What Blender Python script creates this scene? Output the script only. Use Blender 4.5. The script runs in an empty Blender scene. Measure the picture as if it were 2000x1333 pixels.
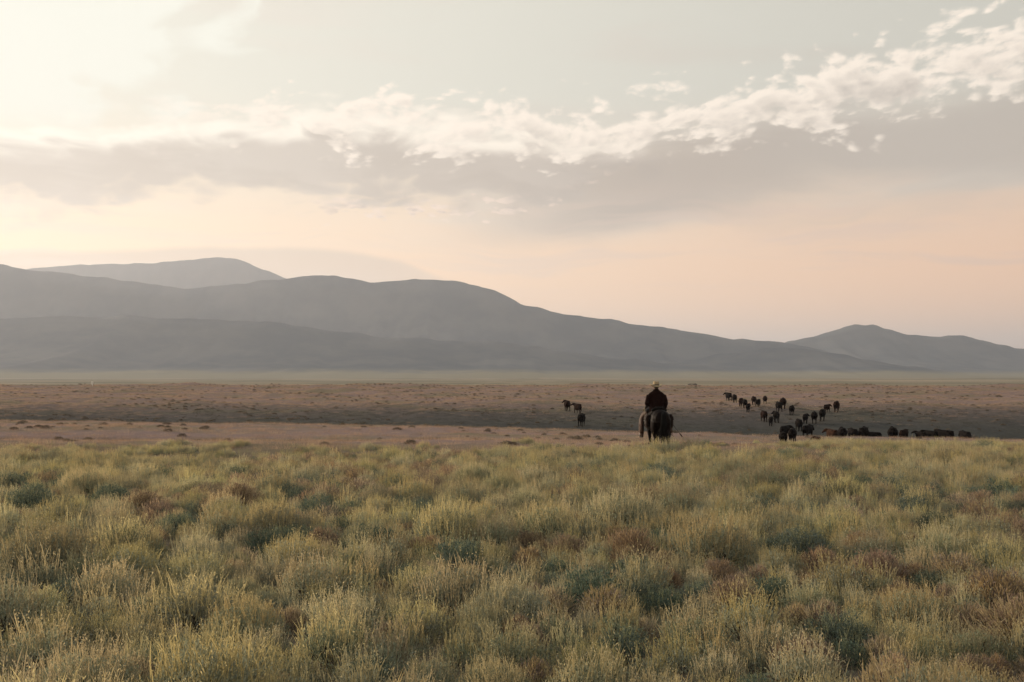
import bpy, bmesh, math, random
import numpy as np
from mathutils import Vector, Matrix

R = math.radians
scene = bpy.context.scene
COL = scene.collection

# ---------------------------------------------------------------- camera
cam_data = bpy.data.cameras.new('camera')
cam = bpy.data.objects.new('camera', cam_data)
COL.objects.link(cam)
cam.location = (0, 0, 2.4)
cam.rotation_euler = (R(90 + 1.876), 0, 0)
cam_data.lens = 36
cam_data.sensor_width = 36
cam_data.clip_start = .1
cam_data.clip_end = 90000
scene.camera = cam

# ---------------------------------------------------------------- exposure and render settings
scene.view_settings.view_transform = 'Standard'
scene.view_settings.look = 'None'
scene.view_settings.exposure = 0.32
scene.view_settings.gamma = 1
scene.view_settings.use_curve_mapping = False
scene.render.engine = 'CYCLES'
cy = scene.cycles
cy.use_denoising = True
cy.max_bounces = 5
cy.diffuse_bounces = 3
cy.glossy_bounces = 1
cy.transmission_bounces = 3
cy.volume_bounces = 0
cy.transparent_max_bounces = 8
cy.sample_clamp_indirect = 6

# ---------------------------------------------------------------- sun
SUN_AZ, SUN_EL = -56.0, 11.0          # degrees: left of straight ahead, above the horizon
sun_data = bpy.data.lights.new('sun', 'SUN')
sun_data.energy = 5.0
sun_data.angle = R(0.6)
sun_data.color = (1.0, .82, .62)
sun = bpy.data.objects.new('sun', sun_data)
COL.objects.link(sun)
SD = Vector((math.sin(R(SUN_AZ)) * math.cos(R(SUN_EL)), math.cos(R(SUN_AZ)) * math.cos(R(SUN_EL)), math.sin(R(SUN_EL))))
sun.rotation_euler = SD.to_track_quat('Z', 'Y').to_euler()
sun.location = SD * 60

# ---------------------------------------------------------------- node helper
class NT:
    def __init__(s, tree): s.t = tree; s.n = tree.nodes; s.l = tree.links
    def new(s, kind, **kw):
        n = s.n.new(kind)
        for k, v in kw.items(): setattr(n, k, v)
        return n
    def put(s, sock, v):
        if hasattr(v, 'is_output') or isinstance(v, bpy.types.NodeSocket): s.l.new(v, sock)
        else: sock.default_value = v
    def m(s, op, a, b=None, c=None, clamp=False):
        n = s.n.new('ShaderNodeMath'); n.operation = op; n.use_clamp = clamp
        for i, v in enumerate((a, b, c)):
            if v is not None: s.put(n.inputs[i], v)
        return n.outputs[0]
    def add(s, a, b): return s.m('ADD', a, b)
    def sub(s, a, b): return s.m('SUBTRACT', a, b)
    def mul(s, a, b, clamp=False): return s.m('MULTIPLY', a, b, clamp=clamp)
    def ss(s, a, b, x):
        n = s.n.new('ShaderNodeMapRange'); n.interpolation_type = 'SMOOTHSTEP'
        s.put(n.inputs['Value'], x); s.put(n.inputs['From Min'], a); s.put(n.inputs['From Max'], b)
        return n.outputs[0]
    def lin(s, x, a, b, c, d):
        n = s.n.new('ShaderNodeMapRange'); n.clamp = True
        s.put(n.inputs['Value'], x)
        for k, v in zip(('From Min', 'From Max', 'To Min', 'To Max'), (a, b, c, d)): s.put(n.inputs[k], v)
        return n.outputs[0]
    def mix(s, f, a, b, blend='MIX'):
        n = s.n.new('ShaderNodeMix'); n.data_type = 'RGBA'; n.blend_type = blend; n.clamp_factor = True
        s.put(n.inputs[0], f)
        for i, v in ((6, a), (7, b)):
            s.put(n.inputs[i], (*v, 1) if isinstance(v, tuple) and len(v) == 3 else v)
        return n.outputs[2]
    def noise(s, vec, scale=1, detail=4, rough=.5, dist=0, typ='FBM'):
        n = s.n.new('ShaderNodeTexNoise'); n.noise_type = typ
        s.put(n.inputs['Vector'], vec); s.put(n.inputs['Scale'], scale)
        n.inputs['Detail'].default_value = detail; n.inputs['Roughness'].default_value = rough; n.inputs['Distortion'].default_value = dist
        return n.outputs[0]
    def vec(s, x, y, z=0.0):
        n = s.n.new('ShaderNodeCombineXYZ')
        for i, v in enumerate((x, y, z)): s.put(n.inputs[i], v)
        return n.outputs[0]
    def curve(s, x, pts, lo, hi, vlo, vhi):
        """piecewise smooth curve through pts; x in lo..hi, values in vlo..vhi"""
        n = s.n.new('ShaderNodeFloatCurve')
        s.put(n.inputs['Value'], s.lin(x, lo, hi, 0, 1))
        c = n.mapping.curves[0]
        q = [((a - lo) / (hi - lo), (b - vlo) / (vhi - vlo)) for a, b in pts]
        while len(c.points) < len(q): c.points.new(.5, .5)
        for p, (a, b) in zip(c.points, q): p.location = (a, b)
        n.mapping.update()
        return s.add(s.mul(n.outputs[0], vhi - vlo), vlo)

# ---------------------------------------------------------------- sky
world = bpy.data.worlds.new('World')
scene.world = world
world.use_nodes = True
def build_sky():
    w = NT(world.node_tree); w.n.clear()
    out = w.new('ShaderNodeOutputWorld'); bg = w.new('ShaderNodeBackground')
    sky = w.new('ShaderNodeTexSky'); sky.sky_type = 'NISHITA'; sky.sun_disc = False
    sky.sun_elevation = R(SUN_EL); sky.sun_rotation = R(SUN_AZ); sky.air_density = 1.0; sky.dust_density = 2.5; sky.ozone_density = 1
    nish = w.mix(1.0, sky.outputs[0], (.09, .09, .09), 'MULTIPLY')
    tc = w.new('ShaderNodeTexCoord'); sep = w.new('ShaderNodeSeparateXYZ')
    w.l.new(tc.outputs['Generated'], sep.inputs[0])
    X, Y, Z = sep.outputs
    D = 57.29578
    A = w.mul(w.m('ARCTAN2', X, Y), D)                 # degrees right of +Y
    E = w.mul(w.m('ARCSINE', Z), D)                    # degrees above the horizon
    dot = w.new('ShaderNodeVectorMath', operation='DOT_PRODUCT')
    w.l.new(tc.outputs['Generated'], dot.inputs[0]); dot.inputs[1].default_value = SD
    ang = w.mul(w.m('ARCCOSINE', dot.outputs['Value']), D)   # degrees from the sun
    near = w.ss(88, 22, ang)                           # 1 close to the sun
    # thin high veil: warm by the horizon, pale grey-green higher up
    up = w.ss(3, 16, E)
    far_c = w.mix(up, (1.12, .62, .335), (.715, .69, .595))
    sun_c = w.mix(up, (1.29, .88, .535), (1.02, .98, .83))
    veil = w.mix(near, far_c, sun_c)
    veil = w.mix(w.ss(22, 70, E), veil, (.45, .555, .665))
    base = w.mix(.86, nish, veil)
    lo, hi = -40, 40
    def n2(a, e, det, rough=.55, off=0.0):
        n = w.new('ShaderNodeTexNoise', noise_dimensions='2D')
        w.l.new(w.vec(w.add(a, off * 17.3), w.add(e, off * 5.7)), n.inputs['Vector'])
        n.inputs['Scale'].default_value = 1; n.inputs['Detail'].default_value = det; n.inputs['Roughness'].default_value = rough
        return n.outputs[0]
    dim = w.vec(*[w.lin(E, 3, 11, .95, .79)] * 3)
    # long soft streaks in the veil, all round the sky
    Af = w.m('ABSOLUTE', w.sub(w.m('ABSOLUTE', w.add(A, 60)), 90))
    st = n2(w.mul(Af, .06), w.mul(E, .33), 3, .5, 3)
    base = w.mix(w.mul(w.mul(w.ss(.45, .70, st), w.ss(6, 10, E)), .7), base, w.mix(near, (.60, .55, .48), (.95, .88, .76)))
    plain = w.mix(1.0, base, dim, 'MULTIPLY')
    # clouds in azimuth / elevation
    win = w.mul(w.mul(w.ss(2, 4, E), w.ss(30, 26, E)), w.ss(60, 45, w.m('ABSOLUTE', A)))
    warp = n2(w.mul(A, .10), w.mul(E, .2), 2, .5, 1); warp2 = n2(w.mul(A, .10), w.mul(E, .2), 2, .5, 8)
    Aw = w.add(A, w.mul(w.sub(warp, .5), 5)); Ew = w.add(E, w.mul(w.sub(warp2, .5), 2.4))
    A2 = w.add(A, w.mul(w.sub(warp, .5), 2)); E2 = w.add(w.sub(E, w.mul(A, .07)), w.mul(w.sub(warp2, .5), 1))
    def billow(a, e, fa, fe, off, wt=.45, det=7):
        """fractal noise with rounded heads"""
        n = n2(w.mul(a, fa), w.mul(e, fe), det, .58, off)
        v = w.new('ShaderNodeTexVoronoi', feature='F1', voronoi_dimensions='2D')
        v.inputs['Detail'].default_value = 1; v.inputs['Roughness'].default_value = .5; v.inputs['Scale'].default_value = 1
        k = w.mul(w.sub(n, .5), .9)
        w.l.new(w.vec(w.add(w.mul(a, fa * 2.2), k), w.add(w.mul(e, fe * 2.2), k)), v.inputs['Vector'])
        return w.add(w.mul(n, 1 - wt), w.mul(w.sub(.95, v.outputs['Distance']), wt))
    # low flat-topped bank just over the hills on the left
    lowtop = w.curve(A, [(-40, 6.4), (-26, 6.2), (-12, 6.9), (-8, 6.6), (-4, 5.4), (0, 4.2), (10, 2), (40, 1)], lo, hi, 0, 10)
    lowt = w.add(lowtop, w.mul(w.sub(n2(w.mul(A, .25), 0.0, 3), .5), .35))
    lw = w.mul(w.ss(.22, -.22, w.sub(E, lowt)), w.ss(2, -8, A))
    base = w.mix(w.mul(w.mul(lw, .6), win), base, w.mix(near, (.50, .42, .36), (.66, .55, .45)))
    # grey veil filling the right half under the puffs
    vc = w.curve(A, [(-40, 9), (0, 9.6), (6, 10.4), (14, 11.4), (22, 11.8), (40, 12.5)], lo, hi, 0, 20)
    vn = n2(w.mul(Aw, .07), w.mul(Ew, .32), 5, .55, 11)
    dv = w.m('ABSOLUTE', w.sub(E, w.add(vc, w.mul(w.sub(vn, .5), 5))))
    vm = w.mul(w.mul(w.ss(3.7, .6, dv), w.ss(-6, 7, A)), .9)
    base = w.mix(w.mul(vm, win), base, w.mix(w.ss(8, 24, A), (.48, .405, .34), (.53, .47, .405)))
    lsn = n2(w.mul(w.add(A, w.mul(E, 1.5)), .05), w.mul(Ew, .75), 6, .6, 41)
    base = w.mix(w.mul(w.mul(w.mul(w.ss(.48, .66, lsn), .5), w.mul(w.ss(4, 6, E), w.ss(11, 8, E))), win), base, w.mix(near, (.70, .50, .40), (.95, .78, .62)))
    # white sunlit sheet, upper left
    e0 = billow(Aw, Ew, .10, .17, 21, .3, 6)
    edge = w.add(w.add(A, 16.0), w.mul(w.sub(19, E), 1.0))
    edge = w.add(edge, w.mul(w.sub(e0, .52), 17))
    sheet = w.mul(w.ss(.3, -2.6, edge), w.ss(11, 14, E))
    base = w.mix(w.mul(w.mul(sheet, .9), win), base, (.99, .985, .87))
    # small torn scraps under the bank
    c3 = w.curve(A, [(-40, 8), (-9, 9.2), (-4, 9.2), (0, 9.6), (3, 10.4), (6, 11.5), (40, 12)], lo, hi, 0, 20)
    def scrap(da, de):
        n = billow(w.add(A2, da), w.add(E, de), .42, 1.0, 33, .35, 5)
        return w.add(w.sub(.75, w.m('ABSOLUTE', w.sub(w.add(E, de), c3))), w.mul(w.sub(n, .52), 5.5))
    s0 = scrap(0, 0); s1 = scrap(-.3, .3)
    m3 = w.mul(w.mul(w.ss(.0, .7, s0), w.ss(-13, -8, A)), w.ss(6.5, 3.5, A))
    base = w.mix(w.mul(w.mul(m3, .8), win), base, w.mix(w.ss(1.4, 0, s1), (.60, .48, .41), (1.0, .80, .66)))
    # grey stratus bank with ragged rims
    c1 = w.curve(A, [(-40, 9.8), (-26, 10.4), (-18, 11.5), (-8, 11.9), (0, 11.6), (5, 11.6), (9, 11.8), (40, 12)], lo, hi, 0, 20)
    h1 = w.curve(A, [(-40, 2.3), (-26, 2.3), (-18, 2.3), (-8, 2.7), (0, 2.4), (4, 1.8), (8, .8), (12, -1.6), (40, -3)], lo, hi, -3, 6)
    def bank(da, de):
        n = billow(w.add(Aw, da), w.add(Ew, de), .18, .42, 5, .35, 7)
        return w.add(w.sub(h1, w.m('ABSOLUTE', w.sub(w.add(E, de), c1))), w.mul(w.sub(n, .50), 3.9))
    b0 = bank(0, 0); b1 = bank(-.6, .5)
    m1 = w.ss(-.5, 1.0, b0)
    rim = w.mul(w.ss(1.6, .0, b1), w.ss(-.2, 1.2, w.sub(E, c1)))     # bright where little cloud lies towards the sun
    core = w.mix(near, (.37, .31, .265), (.70, .61, .515))
    core = w.mix(w.mul(w.ss(.40, .62, n2(w.mul(Aw, .16), w.mul(Ew, .6), 5, .55, 15)), .55), core, w.mix(near, (.50, .425, .365), (.80, .71, .61)))
    col1 = w.mix(rim, core, w.mix(near, (1.15, 1.0, .84), (1.15, 1.07, .92)))
    base = w.mix(w.mul(w.mul(m1, .92), win), base, col1)
    # bright broken puffs climbing to the right
    c2 = w.curve(A, [(-40, 13.0), (-16, 13.5), (-8, 13.9), (0, 13.5), (6, 13.4), (11, 13.8), (17, 14.8), (22, 15.3), (26.5, 16.0), (40, 18)], lo, hi, 0, 20)
    h2 = w.curve(A, [(-40, .2), (-18, .7), (-8, 1.2), (0, 1.5), (6, 1.5), (11, 1.5), (17, 2.0), (22, 2.0), (27, 1.8), (40, 1.5)], lo, hi, 0, 6)
    def puff(da, de):
        n = billow(w.add(A2, da), w.add(E2, de), .33, .66, 9, .22, 9)
        return w.add(w.sub(h2, w.m('ABSOLUTE', w.sub(w.add(E, de), c2))), w.mul(w.sub(n, .515), 8.8))
    p0 = puff(0, 0); p1 = puff(-.32, .26); p2 = puff(-.8, .65)
    m2 = w.mul(w.ss(-.5, 1.05, p0), w.ss(-24, -10, A))
    lit = w.mul(w.add(w.ss(2.6, .0, p1), w.ss(3.2, .2, p2)), .5)
    col2 = w.mix(lit, w.mix(near, (.62, .55, .48), (.72, .65, .55)), (1.14, 1.0, .85))
    base = w.mix(w.mul(w.mul(m2, .92), win), base, col2)
    base = w.mix(1.0, base, dim, 'MULTIPLY')
    # the cloud nodes are only evaluated where the clouds are
    bg2 = w.new('ShaderNodeBackground'); mx = w.new('ShaderNodeMixShader')
    w.l.new(plain, bg.inputs[0]); w.l.new(base, bg2.inputs[0])
    inside = w.m('GREATER_THAN', win, .0005)
    w.l.new(inside, mx.inputs[0]); w.l.new(bg.outputs[0], mx.inputs[1]); w.l.new(bg2.outputs[0], mx.inputs[2]); w.l.new(mx.outputs[0], out.inputs[0])
    world.cycles.sampling_method = 'MANUAL'; world.cycles.sample_map_resolution = 512
build_sky()

# ---------------------------------------------------------------- terrain
KY = [-6000, -300, -40, 0, 20, 36.5, 43, 50, 60, 70, 79, 84, 90, 96, 103, 115, 125, 140, 165, 200, 245, 280, 350, 600, 1000, 4000, 40000]
KZ = [0.5, 0.3, 0.1, 0, -.10, -.30, -.52, -.95, -1.30, -1.48, -1.62, -2.1, -3.0, -3.75, -3.65, -2.95, -2.35, -1.85, -1.5, -.85, -.25, -.75, -3.2, -7, -8.5, -8.5, -8.5]
def sstep(a, b, x):
    t = np.clip((x - a) / (b - a), 0, 1); return t * t * (3 - 2 * t)
_rs = np.random.RandomState(5)
_W = [(_rs.uniform(0, 6.28), _rs.uniform(0, 6.28), l * _rs.uniform(.8, 1.25)) for l in (4, 5.5, 7, 9, 12, 15, 20, 26, 34, 60, 90)]
def ground_z(x, y):
    x = np.asarray(x, float); y = np.asarray(y, float)
    xc = np.clip(x, -60, 60)
    # smooth the profile a little by averaging three taps
    w = np.clip(np.abs(y) * .03, .4, 40)
    z = (np.interp(y - w, KY, KZ) + np.interp(y, KY, KZ) * 2 + np.interp(y + w, KY, KZ)) / 4
    z = z - .0165 * xc * sstep(40, 76, y) * (1 - sstep(90, 125, y))      # the bank drops towards the right
    z = z - .012 * np.clip(xc, 0, 60) * sstep(26, 45, y) * (1 - sstep(60, 80, y))
    z = z - .010 * np.clip(xc, 0, 60) * sstep(45, 68, y) * (1 - sstep(81, 90, y))
    z = z + .16 * np.exp(-((xc + 3) / 9) ** 2) * np.exp(-((y - 50) / 7) ** 2)
    z = z - .30 * np.exp(-((y - 56) / 5) ** 2) * sstep(5, -22, xc)        # shallow hollow behind the brush on the left
    amp = .018 + .05 * sstep(80, 180, y) + .1 * sstep(300, 800, y)
    amp = np.where(y < 10, .015, amp)
    n = 0
    for ph, th, l in _W:
        th2 = th
        k = 6.283 / l * np.where(y > 400, .15, 1)
        n = n + np.sin((x * np.cos(th2) + y * np.sin(th2)) * k + ph) * (l ** .4) / 2.5
    return z + n * amp
# ---------------------------------------------------------------- tags and small builders
def tag(o, label=None, cat=None, group=None, kind=None):
    for k, v in (('label', label), ('category', cat), ('group', group), ('kind', kind)):
        if v: o[k] = v
    return o
def link(o, parent=None):
    COL.objects.link(o)
    if parent is not None: o.parent = parent
    return o
def mesh_np(name, verts, faces, smooth=False):
    me = bpy.data.meshes.new(name)
    me.from_pydata(np.asarray(verts).tolist(), [], faces if isinstance(faces, list) else faces.tolist())
    if smooth: me.polygons.foreach_set('use_smooth', [True] * len(me.polygons))
    me.update()
    return me
def obj(name, me, mat=None, parent=None):
    o = bpy.data.objects.new(name, me)
    if mat is not None and not me.materials: me.materials.append(mat)
    return link(o, parent)
def empty(name, loc=(0, 0, 0), rz=0):
    o = bpy.data.objects.new(name, None); o.location = loc; o.rotation_euler = (0, 0, rz); o.empty_display_size = .2
    return link(o)

def tube(path, sides=12, ref=None):
    """closed tube; path rows = x, y, z, half width, half height"""
    P = np.array([p[:3] for p in path], float); rr = np.array([(p[3], p[4] if len(p) > 4 else p[3]) for p in path], float)
    T = np.gradient(P, axis=0) if len(P) > 2 else np.repeat((P[1] - P[0])[None], 2, 0)
    T /= np.linalg.norm(T, axis=1)[:, None] + 1e-9
    V, Fc = [], []
    for i in range(len(P)):
        r = np.array(ref if ref is not None else ((1, 0, 0) if abs(T[i][0]) < .8 else (0, 1, 0)), float)
        n1 = r - T[i] * r.dot(T[i]); n1 /= np.linalg.norm(n1) + 1e-9
        n2 = np.cross(T[i], n1)
        for k in range(sides):
            a = 2 * math.pi * k / sides
            V.append(P[i] + n1 * math.cos(a) * rr[i][0] + n2 * math.sin(a) * rr[i][1])
    n = len(P)
    for i in range(n - 1):
        for k in range(sides):
            k2 = (k + 1) % sides
            Fc.append((i * sides + k, i * sides + k2, (i + 1) * sides + k2, (i + 1) * sides + k))
    Fc.append(tuple(range(sides))[::-1]); Fc.append(tuple((n - 1) * sides + k for k in range(sides)))
    return V, Fc
def join(parts):
    V, Fc = [], []
    for v, f in parts:
        o = len(V); V += list(v); Fc += [tuple(i + o for i in q) for q in f]
    return V, Fc
def mirror(path): return [(-p[0],) + tuple(p[1:]) for p in path]
def tubes_mesh(name, paths, sides=10, smooth=True):
    v, f = join([tube(p, sides) for p in paths]); return mesh_np(name, v, f, smooth)
def flesh(name, paths, voxel, smooth_it=6, sides=12):
    """one continuous skin grown round all the given limbs"""
    v, f = join([tube(p, sides) for p in paths])
    me = mesh_np(name + '_raw', v, f)
    o = bpy.data.objects.new(name + '_raw', me); COL.objects.link(o)
    m = o.modifiers.new('r', 'REMESH'); m.mode = 'VOXEL'; m.voxel_size = voxel
    s = o.modifiers.new('s', 'SMOOTH'); s.iterations = smooth_it; s.factor = .5
    dg = bpy.context.evaluated_depsgraph_get()
    out = bpy.data.meshes.new_from_object(o.evaluated_get(dg), depsgraph=dg)
    out.name = name
    out.polygons.foreach_set('use_smooth', [True] * len(out.polygons))
    bpy.data.objects.remove(o); bpy.data.meshes.remove(me)
    return out

# ---------------------------------------------------------------- materials
def principled(name, col, rough=.8, spec=.3, var=.12, scale=8, bump=0, col2=None, sheen=0):
    m = bpy.data.materials.new(name); m.use_nodes = True
    t = NT(m.node_tree); b = t.n['Principled BSDF']
    tc = t.new('ShaderNodeTexCoord')
    n = t.noise(tc.outputs['Object'], scale, 5, .6)
    c2 = col2 or tuple(max(0, c * (1 - var * 2)) for c in col)
    t.l.new(t.mix(t.ss(.3, .7, n), (*c2, 1), (*col, 1)), b.inputs['Base Color'])
    b.inputs['Roughness'].default_value = rough; b.inputs['Specular IOR Level'].default_value = spec
    if sheen: b.inputs['Sheen Weight'].default_value = sheen
    if bump:
        bp = t.new('ShaderNodeBump'); bp.inputs['Strength'].default_value = bump; bp.inputs['Distance'].default_value = .02
        t.l.new(t.noise(tc.outputs['Object'], scale * 6, 4, .6), bp.inputs['Height']); t.l.new(bp.outputs[0], b.inputs['Normal'])
    return m
def leaf_mat(name, ca, cb, trans=.4, tcol=None):
    """leaf colour varies from leaf to leaf and from plant to plant; light shines through"""
    m = bpy.data.materials.new(name); m.use_nodes = True
    t = NT(m.node_tree); t.n.clear()
    out = t.new('ShaderNodeOutputMaterial')
    oi = t.new('ShaderNodeObjectInfo'); ge = t.new('ShaderNodeNewGeometry')
    c = t.mix(ge.outputs['Random Per Island'], (*ca, 1), (*cb, 1))
    hs = t.new('ShaderNodeHueSaturation')
    t.l.new(c, hs.inputs['Color'])
    t.l.new(t.lin(oi.outputs['Random'], 0, 1, .480, .512), hs.inputs['Hue'])
    t.l.new(t.lin(t.m('FRACT', t.mul(oi.outputs['Random'], 7.13)), 0, 1, .70, 1.05), hs.inputs['Saturation'])
    t.l.new(t.lin(t.m('FRACT', t.mul(oi.outputs['Random'], 13.7)), 0, 1, .74, 1.22), hs.inputs['Value'])
    d = t.new('ShaderNodeBsdfDiffuse'); tr = t.new('ShaderNodeBsdfTranslucent'); mx = t.new('ShaderNodeMixShader')
    t.l.new(hs.outputs[0], d.inputs[0])
    t.l.new(t.mix(1, hs.outputs[0], (*(tcol or (1.12, 1.05, .82)), 1), 'MULTIPLY'), tr.inputs[0])
    mx.inputs[0].default_value = trans
    t.l.new(d.outputs[0], mx.inputs[1]); t.l.new(tr.outputs[0], mx.inputs[2]); t.l.new(mx.outputs[0], out.inputs[0])
    return m

def brush_edge(x):
    """how far out the tall brush reaches"""
    x = np.asarray(x, float)
    return 33.6 + 29.6 * sstep(8.5, 19, x) + 1.2 * np.sin(x * .31 + 1) + .9 * np.sin(x * .83)

# ---------------------------------------------------------------- ground
def build_ground():
    ys = np.concatenate([-np.geomspace(40, 5000, 26)[::-1], np.arange(-38, 62, 1.0), np.arange(62, 300, 2.0), np.geomspace(300, 30000, 70)])
    xp = np.concatenate([np.arange(0, 90, 1.5), np.geomspace(90, 30000, 48)])
    xs = np.concatenate([-xp[:0:-1], xp])
    Xg, Yg = np.meshgrid(xs, ys)
    Zg = ground_z(Xg, Yg)
    nx, ny = len(xs), len(ys)
    V = np.stack([Xg, Yg, Zg], -1).reshape(-1, 3)
    i = (np.arange(ny - 1)[:, None] * nx + np.arange(nx - 1)[None]).reshape(-1)
    Fq = np.stack([i, i + 1, i + nx + 1, i + nx], 1)
    me = mesh_np('ground', V, Fq, True)
    m = bpy.data.materials.new('dry_rangeland'); m.use_nodes = True
    t = NT(m.node_tree); b = t.n['Principled BSDF']
    b.inputs['Roughness'].default_value = 1; b.inputs['Specular IOR Level'].default_value = 0
    ge = t.new('ShaderNodeNewGeometry'); sp = t.new('ShaderNodeSeparateXYZ'); t.l.new(ge.outputs['Position'], sp.inputs[0])
    X, Y, Z = sp.outputs; P = ge.outputs['Position']
    fine = t.noise(P, 1.6, 6, .65)
    mid = t.noise(t.vec(t.mul(X, .06), t.mul(Y, .12)), 1, 5, .6)
    big = t.noise(t.vec(t.mul(X, .0011), t.mul(Y, .0032)), 1, 5, .6)
    soil = t.mix(fine, (.12, .095, .068), (.22, .175, .12))
    tan = t.mix(fine, (.178, .128, .114), (.315, .226, .195))
    tan = t.mix(t.ss(.4, .65, mid), tan, t.mix(fine, (.145, .118, .08), (.26, .21, .145)))
    swale_shade = t.mix(fine, (.045, .047, .044), (.092, .090, .082))  # dark ground colour standing in for the shade in the swale
    wob = t.mul(t.sub(mid, .5), 16)
    Yw = t.add(Y, wob)
    c = t.mix(t.ss(38, 46, Yw), soil, tan)
    c = t.mix(t.mul(t.ss(80, 88, Yw), t.ss(165, 100, t.add(Yw, t.mul(t.sub(fine, .5), 14)))), c, swale_shade)
    hollow = t.mul(t.mul(t.ss(48, 52, Y), t.ss(60, 55, Y)), t.ss(2, -16, X))  # mask for the painted shade band in the left hollow
    c = t.mix(t.mul(hollow, .8), c, swale_shade)
    valley = t.mix(t.ss(.38, .62, big), (.17, .15, .10), (.29, .235, .16))
    valley = t.mix(t.ss(.55, .68, t.noise(t.vec(t.mul(X, .0004), t.mul(Y, .0016), 4), 1, 4, .5)), valley, (.33, .25, .17))
    c = t.mix(t.ss(300, 420, Y), c, valley)
    t.l.new(c, b.inputs['Base Color'])
    bp = t.new('ShaderNodeBump'); bp.inputs['Strength'].default_value = .6; bp.inputs['Distance'].default_value = .12
    t.l.new(fine, bp.inputs['Height']); t.l.new(bp.outputs[0], b.inputs['Normal'])
    tag(obj('ground', me, m), 'dry rangeland sloping down to a shallow swale and out to the valley floor', 'ground', kind='structure')
build_ground()

# ---------------------------------------------------------------- hills: crest lines, each with its own distance
def hill_mat():
    m = bpy.data.materials.new('hill_scrub'); m.use_nodes = True
    t = NT(m.node_tree); b = t.n['Principled BSDF']
    b.inputs['Roughness'].default_value = 1; b.inputs['Specular IOR Level'].default_value = 0
    ge = t.new('ShaderNodeNewGeometry')
    n = t.noise(ge.outputs['Position'], .004, 6, .6); n2 = t.noise(ge.outputs['Position'], .03, 4, .6)
    c = t.mix(t.ss(.35, .65, n), (.062, .075, .086), (.128, .126, .122))
    sp = t.new('ShaderNodeSeparateXYZ'); t.l.new(ge.outputs['Position'], sp.inputs[0])
    c = t.mix(t.mul(n2, .5), c, (.070, .084, .092))
    fan = t.ss(26, 3, t.add(sp.outputs[2], t.mul(t.sub(n, .5), 40)))          # pale fan grass, lightened to stand in for mist at the foot
    t.l.new(t.mix(fan, c, (.22, .19, .125)), b.inputs['Base Color'])
    return m
HM = hill_mat()
def hill(name, label, dist, crest, front, back, seed, step, gully=.42):
    """crest: (sideways metres, height above the valley floor)"""
    rs = np.random.RandomState(seed)
    cx, cz = np.array(crest).T
    xs = np.arange(cx[0], cx[-1] + step, step)
    # smooth interpolation of the crest line
    zz = np.interp(xs, cx, cz); k = np.hanning(5); k /= k.sum()
    zs = np.convolve(np.pad(zz, 2, 'edge'), k, 'valid')
    ph = rs.uniform(0, 6.28, (14,)); fr = np.geomspace(1 / 2600, 1 / 140, 14)
    ts = np.concatenate([np.linspace(-1, 0, 34), np.linspace(0, 1, 14)[1:]])
    V = []
    rough = sum(np.sin(xs * 6.283 * f * 2.3 + p * 3) * (1 / f) * .0030 for f, p in zip(fr[6:], ph[6:]))
    for tt in ts:
        a = 1 - abs(tt)
        sh = (.93 * a ** 1.55 + .07 * a) if tt < 0 else a ** 1.2
        depth = front if tt < 0 else back
        wv = 0
        for f, p in zip(fr, ph):
            wv = wv + np.abs(np.sin(xs * 3.1416 * f * 1.7 + p + tt * 1.4 * math.sin(p * 3))) * (f / fr[0]) ** -.45
        wv = wv / 4
        w = 1 - gully * wv * (4 * a * (1 - a)) ** .8
        z = -11 + (zs + rough * a + 2.5) * sh * w
        y = dist + tt * depth + 120 * np.sin(xs / 900 + seed)
        V.append(np.stack([xs, np.full_like(xs, 1) * y, z], 1))
    V = np.concatenate(V); nx = len(xs); ny = len(ts)
    i = (np.arange(ny - 1)[:, None] * nx + np.arange(nx - 1)[None]).reshape(-1)
    Fq = np.stack([i, i + 1, i + nx + 1, i + nx], 1)
    tag(obj(name, mesh_np(name, V, Fq, True), HM), label, 'hills', kind='structure')
def crest_of(dist, px):
    """reads a crest sketched as (column, row) on a 2000-wide view into metres at its distance"""
    return [((x - 1000) / 2000 * dist, (732 - y) / 2000 * dist + 11) for x, y in px]
C_MAIN = [(-900, 640), (-600, 560), (-300, 508), (-120, 498), (0, 517), (50, 527), (120, 533), (250, 548), (350, 562), (420, 555), (540, 541), (620, 533), (650, 535), (720, 549), (790, 544), (850, 543), (920, 553), (970, 568), (1020, 595), (1050, 600), (1085, 612), (1130, 618), (1200, 627), (1250, 637), (1320, 645), (1370, 655), (1420, 663), (1530, 671), (1620, 692), (1740, 722), (1800, 733)]
C_PEAK = [(-700, 640), (-300, 540), (0, 528), (60, 525), (150, 519), (300, 517), (380, 510), (430, 505), (465, 507), (500, 521), (540, 537), (600, 560), (700, 600), (900, 680), (1000, 730)]
C_RIGHT = [(1240, 733), (1400, 704), (1480, 684), (1535, 670), (1600, 655), (1640, 645), (1662, 637), (1680, 630), (1700, 636), (1718, 632), (1740, 640), (1775, 650), (1840, 658), (1870, 653), (1900, 655), (1930, 664), (1945, 665), (2000, 681), (2100, 676), (2250, 690), (2500, 712), (2700, 733)]
C_FORE = [(-800, 690), (-400, 640), (-200, 622), (0, 626), (100, 621), (200, 620), (290, 619), (320, 622), (430, 625), (520, 628), (600, 639), (720, 655), (860, 663), (1000, 668), (1100, 685), (1200, 698), (1320, 709), (1450, 723), (1520, 733)]
C_FORE_R = [(1220, 733), (1300, 710), (1400, 694), (1500, 681), (1560, 681), (1640, 695), (1720, 711), (1800, 722), (1880, 730), (1920, 733)]
hill('hills', 'long rounded grey ridge filling the left and middle of the skyline', 6000, crest_of(6000, C_MAIN), 1700, 1500, 3, 25)
hill('hills', 'paler single summit rising behind the long ridge on the left', 9000, crest_of(9000, C_PEAK), 1600, 1700, 8, 40)
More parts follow.
